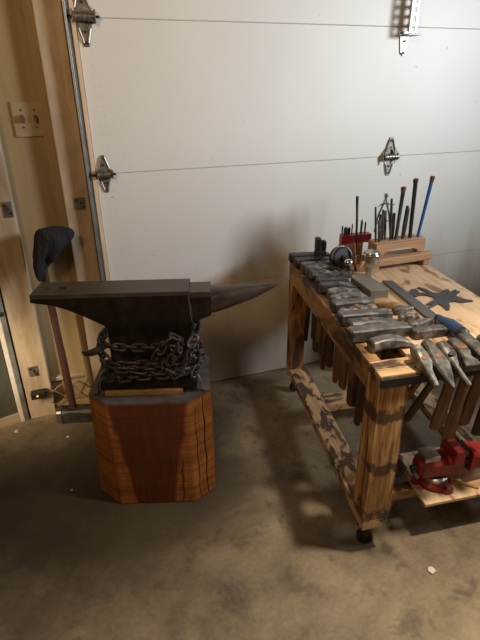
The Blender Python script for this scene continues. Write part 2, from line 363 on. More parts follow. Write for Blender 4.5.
def poly_plate(mb, pts, y0, y1):   # polygon in x,z extruded along y
    n = len(pts); vs = [(x, y0, z) for x, z in pts]+[(x, y1, z) for x, z in pts]
    mb.add(vs, [tuple(range(n)), tuple(range(n, 2*n))[::-1]]+[(i, n+i, n+(i+1) % n, (i+1) % n) for i in range(n)])
def hinge(cx, cz, s, roller, name, sgn=-1):
    h = bpy.data.objects.new(name, None); COL.objects.link(h); h.location = (cx, 0, cz); h.parent = door
    b1 = MB(); poly_plate(b1, [(-0.034*s, 0.0), (-0.030*s, 0.03*s), (-0.010*s, 0.092*s), (0.010*s, 0.092*s), (0.030*s, 0.03*s), (0.034*s, 0.0)], -0.004, -0.0008)
    b1.build('upper_leaf', 'hinge', h, bev=0.0015)
    b1 = MB(); poly_plate(b1, [(-0.034*s, -0.001), (-0.024*s, -0.04*s), (-0.010*s, -0.092*s), (0.010*s, -0.092*s), (0.024*s, -0.04*s), (0.034*s, -0.001)], -0.004, -0.0008)
    b1.build('lower_leaf', 'galv' if not roller else 'hinge', h, bev=0.0015)
    b1 = MB(); b1.cyl((-0.040*s, -0.016, 0), (0.040*s, -0.016, 0), 0.014*s, n=18)
    for k in range(-2, 3): b1.cyl((k*0.016*s-0.002, -0.016, 0), (k*0.016*s+0.002, -0.016, 0), 0.0165*s, n=18)
    b1.build('hinge_barrel', 'hinge', h)
    b1 = MB()  # raised ribs of the pressed leaves
    for sx_ in (-1, 1):
        b1.tube([(sx_*0.026*s, -0.006, 0.028*s), (sx_*0.009*s, -0.006, 0.082*s)], 0.0035*s, 8)
        b1.tube([(sx_*0.020*s, -0.006, -0.035*s), (sx_*0.008*s, -0.006, -0.080*s)], 0.0035*s, 8)
    b1.build('rib', 'galv', h)
    b1 = MB()
    for q in ((0, 0.078*s), (0, 0.045*s), (0, -0.078*s), (0, -0.045*s)): b1.cyl((q[0], -0.009, q[1]), (q[0], -0.0035, q[1]), 0.0048*s, n=6)
    b1.build('bolt', 'bar', h)
    if roller:
        b1 = MB(); b1.cyl((0.055*s, -0.016, 0), (sgn*0.062, -0.016, 0), 0.0042, n=10); b1.build('roller_stem', 'bar', h)
        b1 = MB(); b1.box(0.036*s, 0.040*s, -0.032, -0.002, -0.02*s, 0.022*s); b1.box(-0.040*s, -0.036*s, -0.032, -0.002, -0.02*s, 0.022*s)
        b1.build('bracket', 'hinge', h)
    else:
        b1 = MB(); poly_plate(b1, [(-0.052*s, 0.0), (-0.012*s, 0.05*s), (-0.040*s, -0.034*s)], -0.020, -0.017)
        poly_plate(b1, [(0.044*s, 0.012*s), (0.014*s, 0.045*s), (0.020*s, -0.034*s)], -0.020, -0.017); b1.build('bracket', 'hinge', h)
    return h
hinge(0.145, 1.600, 1.0, True, 'roller_hinge')
hinge(0.150, 1.066, 0.78, True, 'roller_hinge')
hinge(1.475, 1.066, 0.95, False, 'centre_hinge')

# perforated angle strut on the top section
an = bpy.data.objects.new('perforated_angle', None); COL.objects.link(an); an.location = (1.49, 0, 1.50); an.parent = door
def perforated(name, wdt, hgt, xf, par, mat):
    b1 = MB(); ns = int(hgt/0.034)
    for k in range(ns):
        z0 = k*0.034; z1 = z0+0.034; c = wdt/2; hw_, hz0, hz1 = wdt*0.17, z0+0.008, z0+0.028
        for y in (0, 0.0025):
            xs = (0, c-hw_, c+hw_, wdt); zs = (z0, hz0, hz1, z1)
            for i in range(3):
                for j in range(3):
                    if i == 1 and j == 1: continue
                    q = [(xs[i], y, zs[j]), (xs[i+1], y, zs[j]), (xs[i+1], y, zs[j+1]), (xs[i], y, zs[j+1])]
                    b1.add(q, [(0, 1, 2, 3) if y == 0 else (3, 2, 1, 0)], xf=xf)
        for (p, q2) in (((c-hw_, hz0), (c+hw_, hz0)), ((c+hw_, hz0), (c+hw_, hz1)), ((c+hw_, hz1), (c-hw_, hz1)), ((c-hw_, hz1), (c-hw_, hz0))):
            b1.add([(p[0], 0, p[1]), (q2[0], 0, q2[1]), (q2[0], 0.0025, q2[1]), (p[0], 0.0025, p[1])], [(0, 1, 2, 3)], xf=xf)
    for x in (0, wdt): b1.add([(x, 0, 0), (x, 0.0025, 0), (x, 0.0025, ns*0.034), (x, 0, ns*0.034)], [(0, 1, 2, 3)], xf=xf)
    return b1.build(name, mat, par)
perforated('flange', 0.045, 0.62, Matrix.Translation((-0.030, -0.062, 0.07)) @ Matrix.Rotation(radians(8), 4, 'Z'), an, 'hinge')
perforated('flange', 0.045, 0.62, Matrix.Translation((0.0146, -0.0558, 0.07)) @ Matrix.Rotation(radians(60), 4, 'Z'), an, 'hinge')
b1 = MB(); poly_plate(b1, [(-0.040, 0.082), (-0.028, 0.052), (-0.020, 0.0), (-0.004, -0.012), (0.006, 0.0), (0.010, 0.052), (0.030, 0.082)], -0.006, -0.001); b1.build('mounting_plate', 'galv', an, bev=0.001)
b1 = MB(); b1.box(-0.034, 0.034, -0.064, -0.006, 0.064, 0.068); b1.build('foot', 'hinge', an, bev=0.001)
b1 = MB()
for z in (0.0, 0.045): b1.cyl((-0.007, -0.012, z), (-0.007, -0.006, z), 0.006, n=6)
b1.build('bolt', 'bar', an)

# door track, nail plates, switch plate, wall gear
tr = empty('door_track', (0.088, -0.03, 0), 'thin vertical steel roller track running up the wooden jamb', 'track', world=True)
b1 = MB(); b1.box(0.079, 0.0815, -0.046, -0.006, 0.02, 2.2); b1.box(0.0815, 0.098, -0.0085, -0.006, 0.02, 2.2); b1.build('rail', 'track', tr, bev=0.0008)
b1 = MB(); b1.box(0.0815, 0.087, -0.046, -0.0435, 0.02, 2.2); b1.build('lip', 'galv', tr, bev=0.0008)
def plate(x, z, wd, hg, label, y=-0.0085):
    p = empty('metal_bracket', (x, y, z), label, 'bracket', 'metal brackets on the studs')
    b2 = MB(); b2.box(-wd/2, wd/2, 0, 0.0025, -hg/2, hg/2); b2.build('plate', 'hinge', p, bev=0.001)
    b2 = MB()
    for sx_, sz_ in ((-.28, .28), (.28, -.25), (.1, .05)): b2.cyl((sx_*wd, -0.004, sz_*hg), (sx_*wd, 0, sz_*hg), 0.0045, n=8)
    b2.build('screw', 'bar', p)
plate(0.040, 0.960, 0.042, 0.048, 'small grey metal bracket screwed to the pale jamb beside the door track')
plate(-0.226, 0.958, 0.034, 0.060, 'small grey metal plate on the left stud at the photo edge')
plate(-0.262, 0.245, 0.040, 0.050, 'dull metal bracket low on the left stud above the black sensor')

sw = empty('switch_plate', (-0.094, 0.0535, 1.275), 'beige double switch plate on the wall sheathing', 'switch')
b1 = MB(); b1.box(-0.056, 0.056, -0.006, 0.0, -0.064, 0.058); b1.build('cover_plate', 'plate', sw, bev=0.003)
for k in (-1, 1):
    b1 = MB(); b1.loft([(-0.022, .005, .012, 0, 0, 3), (-0.006, .0065, .014, 0, 0, 3)], 12, 'y', Matrix.Translation((k*0.023, 0, 0))); b1.build('toggle', 'rust', sw)
    for z in (-0.030, 0.030):
        b1 = MB(); b1.cyl((k*0.023, -0.0085, z), (k*0.023, -0.006, z), 0.0035, n=8); b1.build('screw', 'bar', sw)

ps = empty('door_sensor', (-0.255, -0.040, 0.145), 'black sensor box with orange light low on the left stud', 'sensor')
b1 = MB(); b1.box(-0.034, 0.030, -0.018, 0.018, -0.016, 0.016); b1.build('housing', 'black', ps, bev=0.004)
b1 = MB(); b1.sphere((-0.006, -0.019, 0.002), 0.0045); b1.build('indicator_light', 'led', ps)
b1 = MB(); b1.box(-0.03, 0.03, 0.018, 0.034, -0.006, 0.006); b1.build('arm', 'hinge', ps, bev=0.001)

cb = []
for k in range(3):
    pts = []; y0 = 0.0
    for i in range(15):
        u = i/14; pts.append((-0.215+0.19*u, -0.012-0.012*sin(u*9+k), 0.115+0.045*sin(u*(5+k)+k*1.7)+0.02*k*(u-.5)))
    cb.append(pts)
wr = empty('cable_bundle', (-0.12, -0.01, 0.12), 'tangle of pale thin cables low on the wall by the sledgehammer', 'cable', world=True)
for pts in cb: MB().tube(pts, 0.0026, 6).build('cable', 'wire', wr)

# dark panel standing ajar at the far left
pn = empty('framed_panel', (-0.335, 0.012, 0), 'dark grey-green panel with pale metal edge at the far left', 'panel', rot=(0, 0, radians(16)))
MB().box(-0.62, -0.030, -0.012, 0.012, 0.05, 0.86).build('panel', 'greenpanel', pn, bev=0.002)
MB().box(-0.030, -0.012, -0.020, 0.016, 0.0, 0.86).build('edge_strip', 'palestrip', pn, bev=0.002)
MB().box(-0.012, 0.008, -0.022, 0.018, 0.0, 0.86).build('edge_frame', 'track', pn, bev=0.002)
MB().box(-0.62, -0.030, -0.020, 0.016, 0.0, 0.05).build('bottom_rail', 'stud', pn, bev=0.002)
MB().box(-0.05, 0.004, -0.034, -0.020, 0.53, 0.545).build('latch', 'bar', pn, bev=0.002)

# sledgehammer standing on its head, glove on the handle
sl = empty('sledgehammer', (-0.122, -0.085, 0), 'sledgehammer standing on its head against the wall, handle up', 'sledgehammer', rot=(0, 0, radians(-14)))
b1 = MB(); b1.loft([(-0.075, .024, .024, 0, .037, 5), (-0.068, .031, .031, 0, .037, 5), (-0.045, .033, .033, 0, .037, 4), (-0.02, .030, .032, 0, .037, 5), (0.02, .030, .032, 0, .037, 5), (0.05, .033, .033, 0, .037, 4), (0.095, .032, .032, 0, .037, 4), (0.10, .026, .026, 0, .037, 4)], 16)
b1.build('head', 'forged_dark', sl)
b1 = MB(); b1.loft([(-0.0775, .022, .022, 0, .037, 5), (-0.070, .0325, .0325, 0, .037, 5), (-0.050, .0345, .0345, 0, .0375, 5)], 16); b1.build('striking_face', 'edge', sl)
b1 = MB(); b1.loft([(0.065, .016, .011, 0.0, 0, 2), (0.2, .017, .013, -.004, .004, 2), (0.45, .015, .012, -.012, .012, 2), (0.70, .016, .013, -.020, .020, 2), (0.79, .018, .015, -.022, .024, 2)], 14, 'z'); b1.build('handle', 'handle_mid', sl, perm=(2, 0, 1))

gl = empty('black_cloth', (-0.120, -0.088, 0.80), 'black cloth draped over the top of the upright hammer handle', 'cloth')
b1 = MB(); rg = []
prof = [(0.108, 0.004, -0.022), (0.103, 0.020, -0.020), (0.090, 0.036, -0.012), (0.07, 0.050, 0.0), (0.045, 0.060, 0.008), (0.015, 0.066, 0.008), (-0.015, 0.060, 0.002), (-0.045, 0.046, -0.008), (-0.062, 0.032, -0.014)]
for i, (z, r, ox) in enumerate(prof):
    ring = []
    for k in range(40):
        th = 2*pi*k/40; u = i/8
        fold = 1.16+0.24*u*sin(5*th+1.1)+0.15*u*sin(11*th+i*0.35)+0.12*sin(2*th+0.5)+.10*sin(7*th+i*.5)*u
        zz = z*.86 + (0.030*u*sin(3*th+0.2)) + 0.02*u*cos(th)
        ring.append((ox+.012+.16*(z-.03)*(1 if z > 0 else 0)+r*fold*cos(th)*(1.15 if cos(th) > 0 else .85), r*0.62*fold*sin(th), zz+.05*u*cos(th)*(r/.06)))
    rg.append(ring)
b1.rings(rg[::-1], True, True); g_ = b1.build('cloth_folds', 'cloth', gl)
ss = g_.modifiers.new('s', 'SUBSURF'); ss.levels = 1; ss.render_levels = 2

# ------------------------------------------------------------------ stump and anvil
st = empty('stump_block', SW((0.04, -0.03, 0)), 'faceted reddish-orange wooden stump under the anvil', 'stump', world=True)
def octa(k, z): return [(x*k[0]+k[1], y*k[0]+k[2], z) for x, y in OCT]
OCT = [(-.095, -.203), (.178, -.203), (.250, -.136), (.246, .100), (.185, .155), (-.10, .155), (-.165, .085), (-.165, -.133)]
BOT = [(-.092, -.206), (.184, -.208), (.252, -.146), (.248, .100), (.185, .155), (-.10, .155), (-.180, .085), (-.180, -.126)]
b1 = MB(); b1.rings([[(x, y, 0) for x, y in BOT], [(x*.5+u*.5, y*.5+v_*.5, .22) for (x, y), (u, v_) in zip(BOT, OCT)], [(x, y, .431) for x, y in OCT]], smooth=False)
o = b1.build('block', 'stump', st, fn=SW, bev=0.005)
# checks: dark irregular cracks running down the faces, cut as thin wedge slots
def crack(x0, y0, x1, y1, top, bot, wd, nx, ny):
    pts = []
    for i in range(9):
        u = i/8; j = 0.004*sin(i*2.3+x0*40); pts.append((x0+(x1-x0)*u+j*abs(ny), y0+(y1-y0)*u+j*abs(nx)*.5, top+(bot-top)*u))
    return MB().tube([(p[0]+nx*0.0004, p[1]+ny*0.0004, p[2]) for p in pts], [wd*(0.4+0.6*sin(pi*(i+1)/10)) for i in range(9)], 6)
crack(.2226, -.1620, .2265, -.1693, .43, .01, .0024, .68, -.73).build('check', 'black', st, fn=SW)
crack(.196, -.1865, .2005, -.1930, .40, .01, .0018, .68, -.73).build('check', 'black', st, fn=SW)
crack(.146, -.2058, .140, -.2080, .20, .01, .0015, 0, -1).build('check', 'black', st, fn=SW)
b1 = MB(); b1.rings([[(.04+(x-.04)*.995, -.03+(y+.03)*.995, .4305) for x, y in OCT], [(.04+(x-.04)*.985, -.03+(y+.03)*.985, .435) for x, y in OCT]], smooth=False)
b1.build('top_face', 'stumptop', st, fn=SW)

sh = empty('shim_board', SW((0.03, -0.07, .435)), 'thin yellow pine board between the stump and the anvil', 'board', world=True)
MB().box(-.102, .157, -.156, .02, .435, .453).build('board', 'shimwood', sh, fn=SW, bev=0.002)

av = empty('anvil', SW((0.05, -0.06, .455)), 'large dark iron anvil with long horn pointing right', 'anvil', world=True)
lay = [(.453, -.118, .205, -.146, .026), (.480, -.116, .203, -.144, .024), (.495, -.100, .190, -.135, .015), (.54, -.078, .186, -.118, -.002),
       (.60, -.074, .190, -.112, -.008), (.645, -.076, .198, -.114, -.007), (.676, -.080, .203, -.119, -.004), (.700, -.118, .203, -.120, -.003),
       (.725, -.164, .202, -.120, -.003), (.742, -.200, .2, -.120, -.003), (.756, -.240, .196, -.120, -.003), (.766, -.302, .194, -.120, -.003), (.779, -.3005, .1935, -.120, -.003)]
b1 = MB(); rg = []
for z, u0, u1, v0, v1 in lay:
    c = 0.004
    rg.append([(u0+c, v0, z), (u1-c, v0, z), (u1, v0+c, z), (u1, v1-c, z), (u1-c, v1, z), (u0+c, v1, z), (u0, v1-c, z), (u0, v0+c, z)])
b1.rings(rg, True)
b1.loft([(.190, .050, .052, -.062, .722, 5), (.262, .047, .042, -.062, .738, 4)], 20)
b1.build('body', 'anvil', av, fn=SW)
# face plate with hardy and pritchel holes
b1 = MB(); z0, z1 = .779, .792
u0, u1, v0, v1 = -.299, .193, -.1198, -.0035
hx0, hx1, hy0, hy1 = -.228, -.200, -.075, -.050
xs = (u0, hx0, hx1, u1); ys = (v0, hy0, hy1, v1)
for i in range(3):
    for j in range(3):
        if i == 1 and j == 1: continue
        b1.add([(xs[i], ys[j], z1), (xs[i+1], ys[j], z1), (xs[i+1], ys[j+1], z1), (xs[i], ys[j+1], z1)], [(0, 1, 2, 3)])
for p, q in (((u0, v0), (u1, v0)), ((u1, v0), (u1, v1)), ((u1, v1), (u0, v1)), ((u0, v1), (u0, v0))):
    b1.add([(*p, z0), (*q, z0), (*q, z1), (*p, z1)], [(0, 1, 2, 3)])
for p, q in (((hx0, hy0), (hx0, hy1)), ((hx0, hy1), (hx1, hy1)), ((hx1, hy1), (hx1, hy0)), ((hx1, hy0), (hx0, hy0))):
    b1.add([(*p, z0+.0003), (*q, z0+.0003), (*q, z1), (*p, z1)], [(0, 1, 2, 3)])
b1.build('face_plate', 'anvil_face', av, fn=SW)
MB().box(hx0, hx1, hy0, hy1, z0-.0002, z0+.0004).build('hardy_hole', 'black', av, fn=SW)
MB().cyl((-.262, -.060, z1-.0005), (-.262, -.060, z1+.0004), .007, n=16).build('pritchel_hole', 'black', av, fn=SW)
MB().box(.192, .262, -.108, -.014, .762, .784).build('table', 'anvil_face', av, fn=SW, bev=0.002)
MB().loft([(.255, .044, .043, -.062, .738, 2.6), (.285, .044, .041, -.062, .741, 2.3), (.32, .040, .036, -.062, .747, 2.1), (.36, .034, .030, -.062, .755, 2), (.40, .026, .0235, -.062, .763, 2), (.44, .016, .0145, -.062, .774, 2), (.465, .0095, .009, -.062, .781, 2), (.482, .003, .003, -.062, .788, 2)], 24).build('horn', 'anvil_horn', av, fn=SW)
MB().tube([(.1945, -.121, .790), (.1945, -.121, .74), (.199, -.119, .69)], [.0012, .0016, .0008], 6).build('worn_edge', 'edge', av, fn=SW)
MB().tube([(.2635, -.106, .782), (.266, -.106, .76), (.268, -.100, .745)], [.0012, .0020, .0008], 6).build('worn_edge', 'edge', av, fn=SW)

# chain wrapped round the waist
chn = empty('wrapped_chain', SW((0.05, -0.06, .50)), 'heavy dark steel chain wrapped round the waist of the anvil', 'chain', world=True)
lk = MB(); pts = []
L2, R2 = 0.0115, 0.0110
for i in range(8): th = -pi/2+pi*i/7; pts.append((L2+R2*cos(th), R2*sin(th), 0))
for i in range(8): th = pi/2+pi*i/7; pts.append((-L2+R2*cos(th), R2*sin(th), 0))
lk.tube(pts, 0.0046, 8, closed=True)
lmesh = lk.mesh('chain_link', 'chain')
links = 0
def ring_pt(s, z, cx=.052, cy=-.060, a=.160, b=.104):
    th = 2*pi*s; ct, st_ = cos(th), sin(th); pw = 2/3.6
    return Vector((cx+a*math.copysign(abs(ct)**pw, ct), cy+b*math.copysign(abs(st_)**pw, st_), z))
def lay_chain(path, jit=0.12, tilt0=0.0):
    """path: list of points; equal arc spacing; links turned a quarter each"""
    global links
    acc = 0; pos = [path[0]]; step = 0.0310
    for i in range(1, len(path)):
        a, b_ = path[i-1], path[i]; l = (b_-a).length; tt = 0
        while acc + (l-tt) >= step:
            tt += step-acc; acc = 0; pos.append(a.lerp(b_, tt/l))
        acc += l-tt
    for i, q in enumerate(pos):
        nx = pos[min(i+1, len(pos)-1)]; pv = pos[max(i-1, 0)]
        d = (nx-pv).normalized(); d = Vector(SW(d+Vector((0, 0, 0)))) - Vector(SW((0, 0, 0)))
        wq = Vector(SW(q)) - Vector(chn['_o'])
        rotm = d.to_track_quat('X', 'Z').to_matrix().to_4x4() @ Matrix.Rotation(radians(45 if i % 2 else -45)+random.uniform(-jit, jit)*3+tilt0, 4, 'X') @ Matrix.Rotation(random.uniform(-jit, jit), 4, 'Z')
        o = bpy.data.objects.new('link', lmesh); COL.objects.link(o); o.parent = chn
        o.matrix_local = Matrix.Translation(wq) @ rotm; links += 1
def zpath(zf, s0=0.0, s1=1.0, n=240, **k): return [ring_pt(s0+(s1-s0)*i/n, zf(s0+(s1-s0)*i/n), **k) for i in range(n+1)]
# s = .5 left, .75 front, 1.0 right
lay_chain(zpath(lambda s: .618+.018*max(0, (s-.82))*6 - .006*cos(14*s), .42, 1.08))
lay_chain(zpath(lambda s: .600-.034*max(0, min(1, (s-.52)*6))+.006*sin(16*s), .46, 1.06, a=.164, b=.108))
lay_chain(zpath(lambda s: .508+.015*sin(9*s), .50, 1.05, a=.162, b=.105))
lay_chain(zpath(lambda s: .535+.012*sin(11*s+1), .54, .98, a=.158, b=.106))
rs = [Vector((.085, -.176, .600)), Vector((.115, -.180, .640)), Vector((.15, -.172, .660)), Vector((.165, -.178, .62)), Vector((.13, -.183, .585)), Vector((.105, -.18, .550)), Vector((.14, -.180, .525)),
      Vector((.175, -.176, .56)), Vector((.19, -.172, .60)), Vector((.205, -.160, .645)), Vector((.222, -.14, .60)), Vector((.226, -.13, .55)), Vector((.20, -.165, .52))]
lay_chain(rs, 0.3)
b1 = MB(); b1.tube([(-.090, -.155, .618), (-.108, -.162, .612), (-.126, -.166, .607), (-.142, -.166, .606), (-.152, -.162, .611)], [.009, .012, .011, .008, .004], 10); b1.build('hook', 'forged_dark', chn, fn=SW)

for sx_, lab in ((-1, 'curved steel hold-down strap at the left foot of the anvil'), (1, 'curved steel hold-down strap at the right foot of the anvil')):
    x = -.128 if sx_ < 0 else .222
    hd = empty('hold_down_strap', SW((x, -.12, .435)), lab, 'strap', 'hold-down straps', world=True)
    b1 = MB(); b1.tube([(x-.006*sx_*0, -.135, .4375), (x, -.138, .452), (x-.004*sx_, -.137, .48), (x-.016*sx_, -.130, .505), (x-.03*sx_, -.12, .52)], .0085, 8, flat=0.3); b1.build('strap', 'galv', hd, fn=SW)
    b1 = MB(); b1.cyl((x+.008*sx_, -.142, .4352), (x+.008*sx_, -.142, .446), .008, n=6); b1.build('bolt', 'hinge', hd, fn=SW)

# ------------------------------------------------------------------ work bench
TZ = .665
be = empty('work_bench', BW((.28, .5, 0)), 'low rolling bench of torch-burnt pine, left-hand slot full of hammers', 'workbench', world=True)
def bpart(name, x0, x1, y0, y1, z0, z1, mat='burnt', perm=None, bev=0.003, off=None):
    d = (x1-x0, y1-y0, z1-z0)
    if perm is None:
        k = d.index(max(d)); perm = (k, (k+1) % 3, (k+2) % 3)
    return MB().box(x0, x1, y0, y1, z0, z1).build(name, mat, be, fn=BW, perm=perm, bev=bev, off=off or Vector((random.random()*3, random.random(), random.random())))
bpart('leg', 0, .089, 0, .086, .1385, .650, 'leg', off=Vector((.0001, 0, 0)))
bpart('leg', .500, .576, 0, .048, .1385, .650, 'leg', off=Vector((.0001, .3, 0)))
bpart('leg', 0, .070, .932, 1.0, .1385, .576, off=Vector((.6, .4, .1)))
bpart('leg', .506, .576, .932, 1.0, .1385, .576)
bpart('leg_cap', 0, .122, .004, .044, .6505, TZ, 'burnt_rail'); bpart('leg_cap', 0, .122, .046, .086, .6505, TZ, 'burnt_rail')
bpart('upper_rail', 0, .038, .0865, .9995, .577, TZ); bpart('upper_rail', .1245, .160, .10, .93, .570, .6525)
bpart('upper_rail', .540, .576, .0865, .9995, .577, .6525); bpart('cross_rail', .0385, .5395, .932, .97, .577, .6525)
bpart('cross_rail', .1605, .5395, .10, .136, .577, .6525)
bpart('lower_rail', 0, .086, 0, 1.0, .100, .138, 'burnt_rail'); bpart('lower_rail', .490, .576, 0, 1.0, .100, .138, 'burnt_rail')
bpart('cross_rail', .0865, .4895, .090, .128, .100, .1375); bpart('cross_rail', .0865, .4895, .205, .243, .100, .1375); bpart('cross_rail', .0865, .4895, .615, .70, .100, .1375, 'burnt_rail')
bpart('tabletop', .1225, .580, .1005, 1.0, .653, TZ, 'ply', perm=(1, 0, 2), bev=0.0015)
bpart('shelf', .220, .498, .008, .250, .1383, .150, 'ply', perm=(1, 0, 2), bev=0.0015)
bpart('front_bar', -.002, .576, -.0065, -.0003, .633, .6590, 'bar', bev=0.001)
for x, y in ((.034, .040), (.54, .040), (.034, .955), (.54, .955)):
    cs = bpy.data.objects.new('caster', None); COL.objects.link(cs); cs.parent = be
    wp = Vector(BW((x, y, 0))) - Vector(be['_o']); cs.location = wp; cs.rotation_euler = (0, 0, ROTB+random.uniform(-.5, .5))
    b1 = MB(); b1.cyl((0, 0.009, .026), (0, -0.009, .026), .026, n=24); b1.build('wheel', 'rubber', cs)
    b1 = MB(); b1.box(-.03, .03, -.025, .025, .095, .099); b1.box(-.009, .009, -.014, -.011, .022, .095); b1.box(-.009, .009, .011, .014, .022, .095); b1.cyl((0, -.018, .026), (0, .018, .026), .005, n=10)
    b1.build('fork', 'bar', cs)

# ------------------------------------------------------------------ hammers
def S(*secs):
    b_ = MB(); b_.loft(list(secs), 16); return b_
def eye(mb):  # end of the handle showing in the eye
    return mb
HEADS = {
 'sledge': (S((-.068, .014, .014, 0, 0, 4), (-.062, .018, .018, 0, 0, 4), (-.04, .0185, .0185, 0, 0, 3.5), (-.018, .016, .017, 0, 0, 5), (.018, .016, .017, 0, 0, 5), (.04, .0185, .0185, 0, 0, 3.5), (.062, .018, .018, 0, 0, 4), (.068, .014, .014, 0, 0, 4)), .018),
 'cross': (S((-.062, .013, .013, 0, 0, 4), (-.057, .0175, .0175, 0, 0, 4), (-.035, .018, .018, 0, 0, 4), (-.016, .016, .018, 0, 0, 5), (.016, .016, .018, 0, 0, 5), (.05, .0165, .010, 0, .001, 4), (.078, .017, .0035, 0, .002, 4), (.081, .0165, .001, 0, .002, 4)), .018),
 'ball': (S((-.055, .012, .012, 0, 0, 2), (-.051, .0165, .0165, 0, 0, 2), (-.036, .017, .017, 0, 0, 2), (-.028, .012, .012, 0, 0, 2), (-.016, .0125, .015, 0, 0, 4), (.016, .0125, .015, 0, 0, 4), (.028, .010, .010, 0, 0, 2), (.034, .0135, .0135, 0, 0, 2), (.044, .0165, .0165, 0, 0, 2), (.053, .013, .013, 0, 0, 2), (.059, .005, .005, 0, 0, 2)), .017),
 'block': (S((-.085, .013, .014, 0, 0, 6), (-.080, .017, .018, 0, 0, 6), (-.02, .018, .019, 0, 0, 6), (.03, .018, .019, 0, 0, 6), (.088, .017, .017, 0, -.001, 6), (.094, .014, .014, 0, -.001, 6)), .019),
 'flat': (S((-.050, .012, .012, 0, .002, 3), (-.046, .016, .015, 0, .002, 3), (-.018, .0165, .017, 0, .001, 5), (.018, .0165, .017, 0, 0, 5), (.035, .013, .012, 0, -.002, 4), (.050, .020, .012, 0, -.004, 6), (.068, .023, .011, 0, -.006, 7), (.070, .021, .009, 0, -.006, 7)), .017),
 'cutter': (S((-.052, .012, .013, 0, 0, 3), (-.047, .015, .016, 0, 0, 3), (-.018, .016, .017, 0, 0, 5), (.018, .016, .017, 0, 0, 5), (.04, .011, .019, 0, 0, 5), (.085, .0035, .021, 0, 0, 5), (.090, .001, .021, 0, 0, 5)), .018),
 'curved': (S((-.060, .014, .014, 0, -.006, 3), (-.055, .018, .018, 0, -.005, 3), (-.035, .018, .018, 0, -.002, 3), (-.015, .016, .017, 0, .001, 4), (.015, .016, .017, 0, .002, 4), (.045, .015, .012, 0, .001, 4), (.075, .015, .007, 0, -.005, 4), (.092, .014, .003, 0, -.012, 4)), .019),
 'fuller': (S((-.048, .011, .011, 0, 0, 2.4), (-.044, .0145, .0145, 0, 0, 2.4), (-.018, .016, .0165, 0, 0, 5), (.016, .016, .0165, 0, 0, 5), (.034, .011, .011, 0, 0, 3), (.058, .010, .010, 0, 0, 2), (.080, .0075, .0075, 0, 0, 2), (.083, .004, .004, 0, 0, 2)), .0165),
 'pointed': (S((-.058, .009, .010, 0, 0, 4), (-.05, .013, .014, 0, 0, 4), (-.015, .020, .017, 0, 0, 4), (.02, .024, .017, 0, 0, 4), (.055, .015, .012, 0, 0, 4), (.088, .003, .004, 0, 0, 4)), .018),
 'nosed': (S((-.050, .013, .011, 0, 0, 3), (-.035, .018, .014, 0, 0, 2.6), (-.005, .021, .015, 0, 0, 2.4), (.02, .013, .012, 0, 0, 2.2), (.036, .0078, .008, 0, 0, 2), (.092, .0082, .0082, 0, 0, 2), (.096, .006, .006, 0, 0, 2)), .0165),
}
def handle_mb(L, w_=.0125, d_=.0085, top=.019):
    b_ = MB(); b_.loft([(top, d_*.85, w_*.95, 0, 0, 2.4), (-.02, d_*.85, w_*.95, 0, 0, 2.4), (-.06, d_, w_, 0, 0, 2.2), (-L*.5, d_*1.05, w_*1.05, 0, 0, 2.2), (-L*.8, d_*1.15, w_*1.3, 0, 0, 2.2), (-L+.006, d_*1.1, w_*1.35, 0, 0, 2.2), (-L, d_*.8, w_*1.0, 0, 0, 2.2)], 12, 'z')
    return b_
HM = {k: v[0].mesh('head_'+k, 'forged') for k, v in HEADS.items()}
HMD = {k: v[0].mesh('head_dark_'+k, 'forged_dark') for k, v in HEADS.items()}
HL = {(round(L*100), mt, big): handle_mb(L, .0125*big, .0085*big).mesh('handle', mt, perm=(2, 0, 1)) for L in (.30, .34, .38) for mt in ('handle', 'handle_dark') for big in (1.0, 1.35)}
def hammer(kind, loc, rot, L, hm, label, group, dark=False, scale=1.0, big=1.0, name='hammer', cat='hammer', wide=1.25):
    o = empty(name, loc, label, cat, group, rot)
    h = bpy.data.objects.new('head', (HMD if dark else HM)[kind]); COL.objects.link(h); h.parent = o; h.scale = (scale, wide, 1.05)
    g = bpy.data.objects.new('handle', HL[(round(L*100), hm, big)]); COL.objects.link(g); g.parent = o
    return o
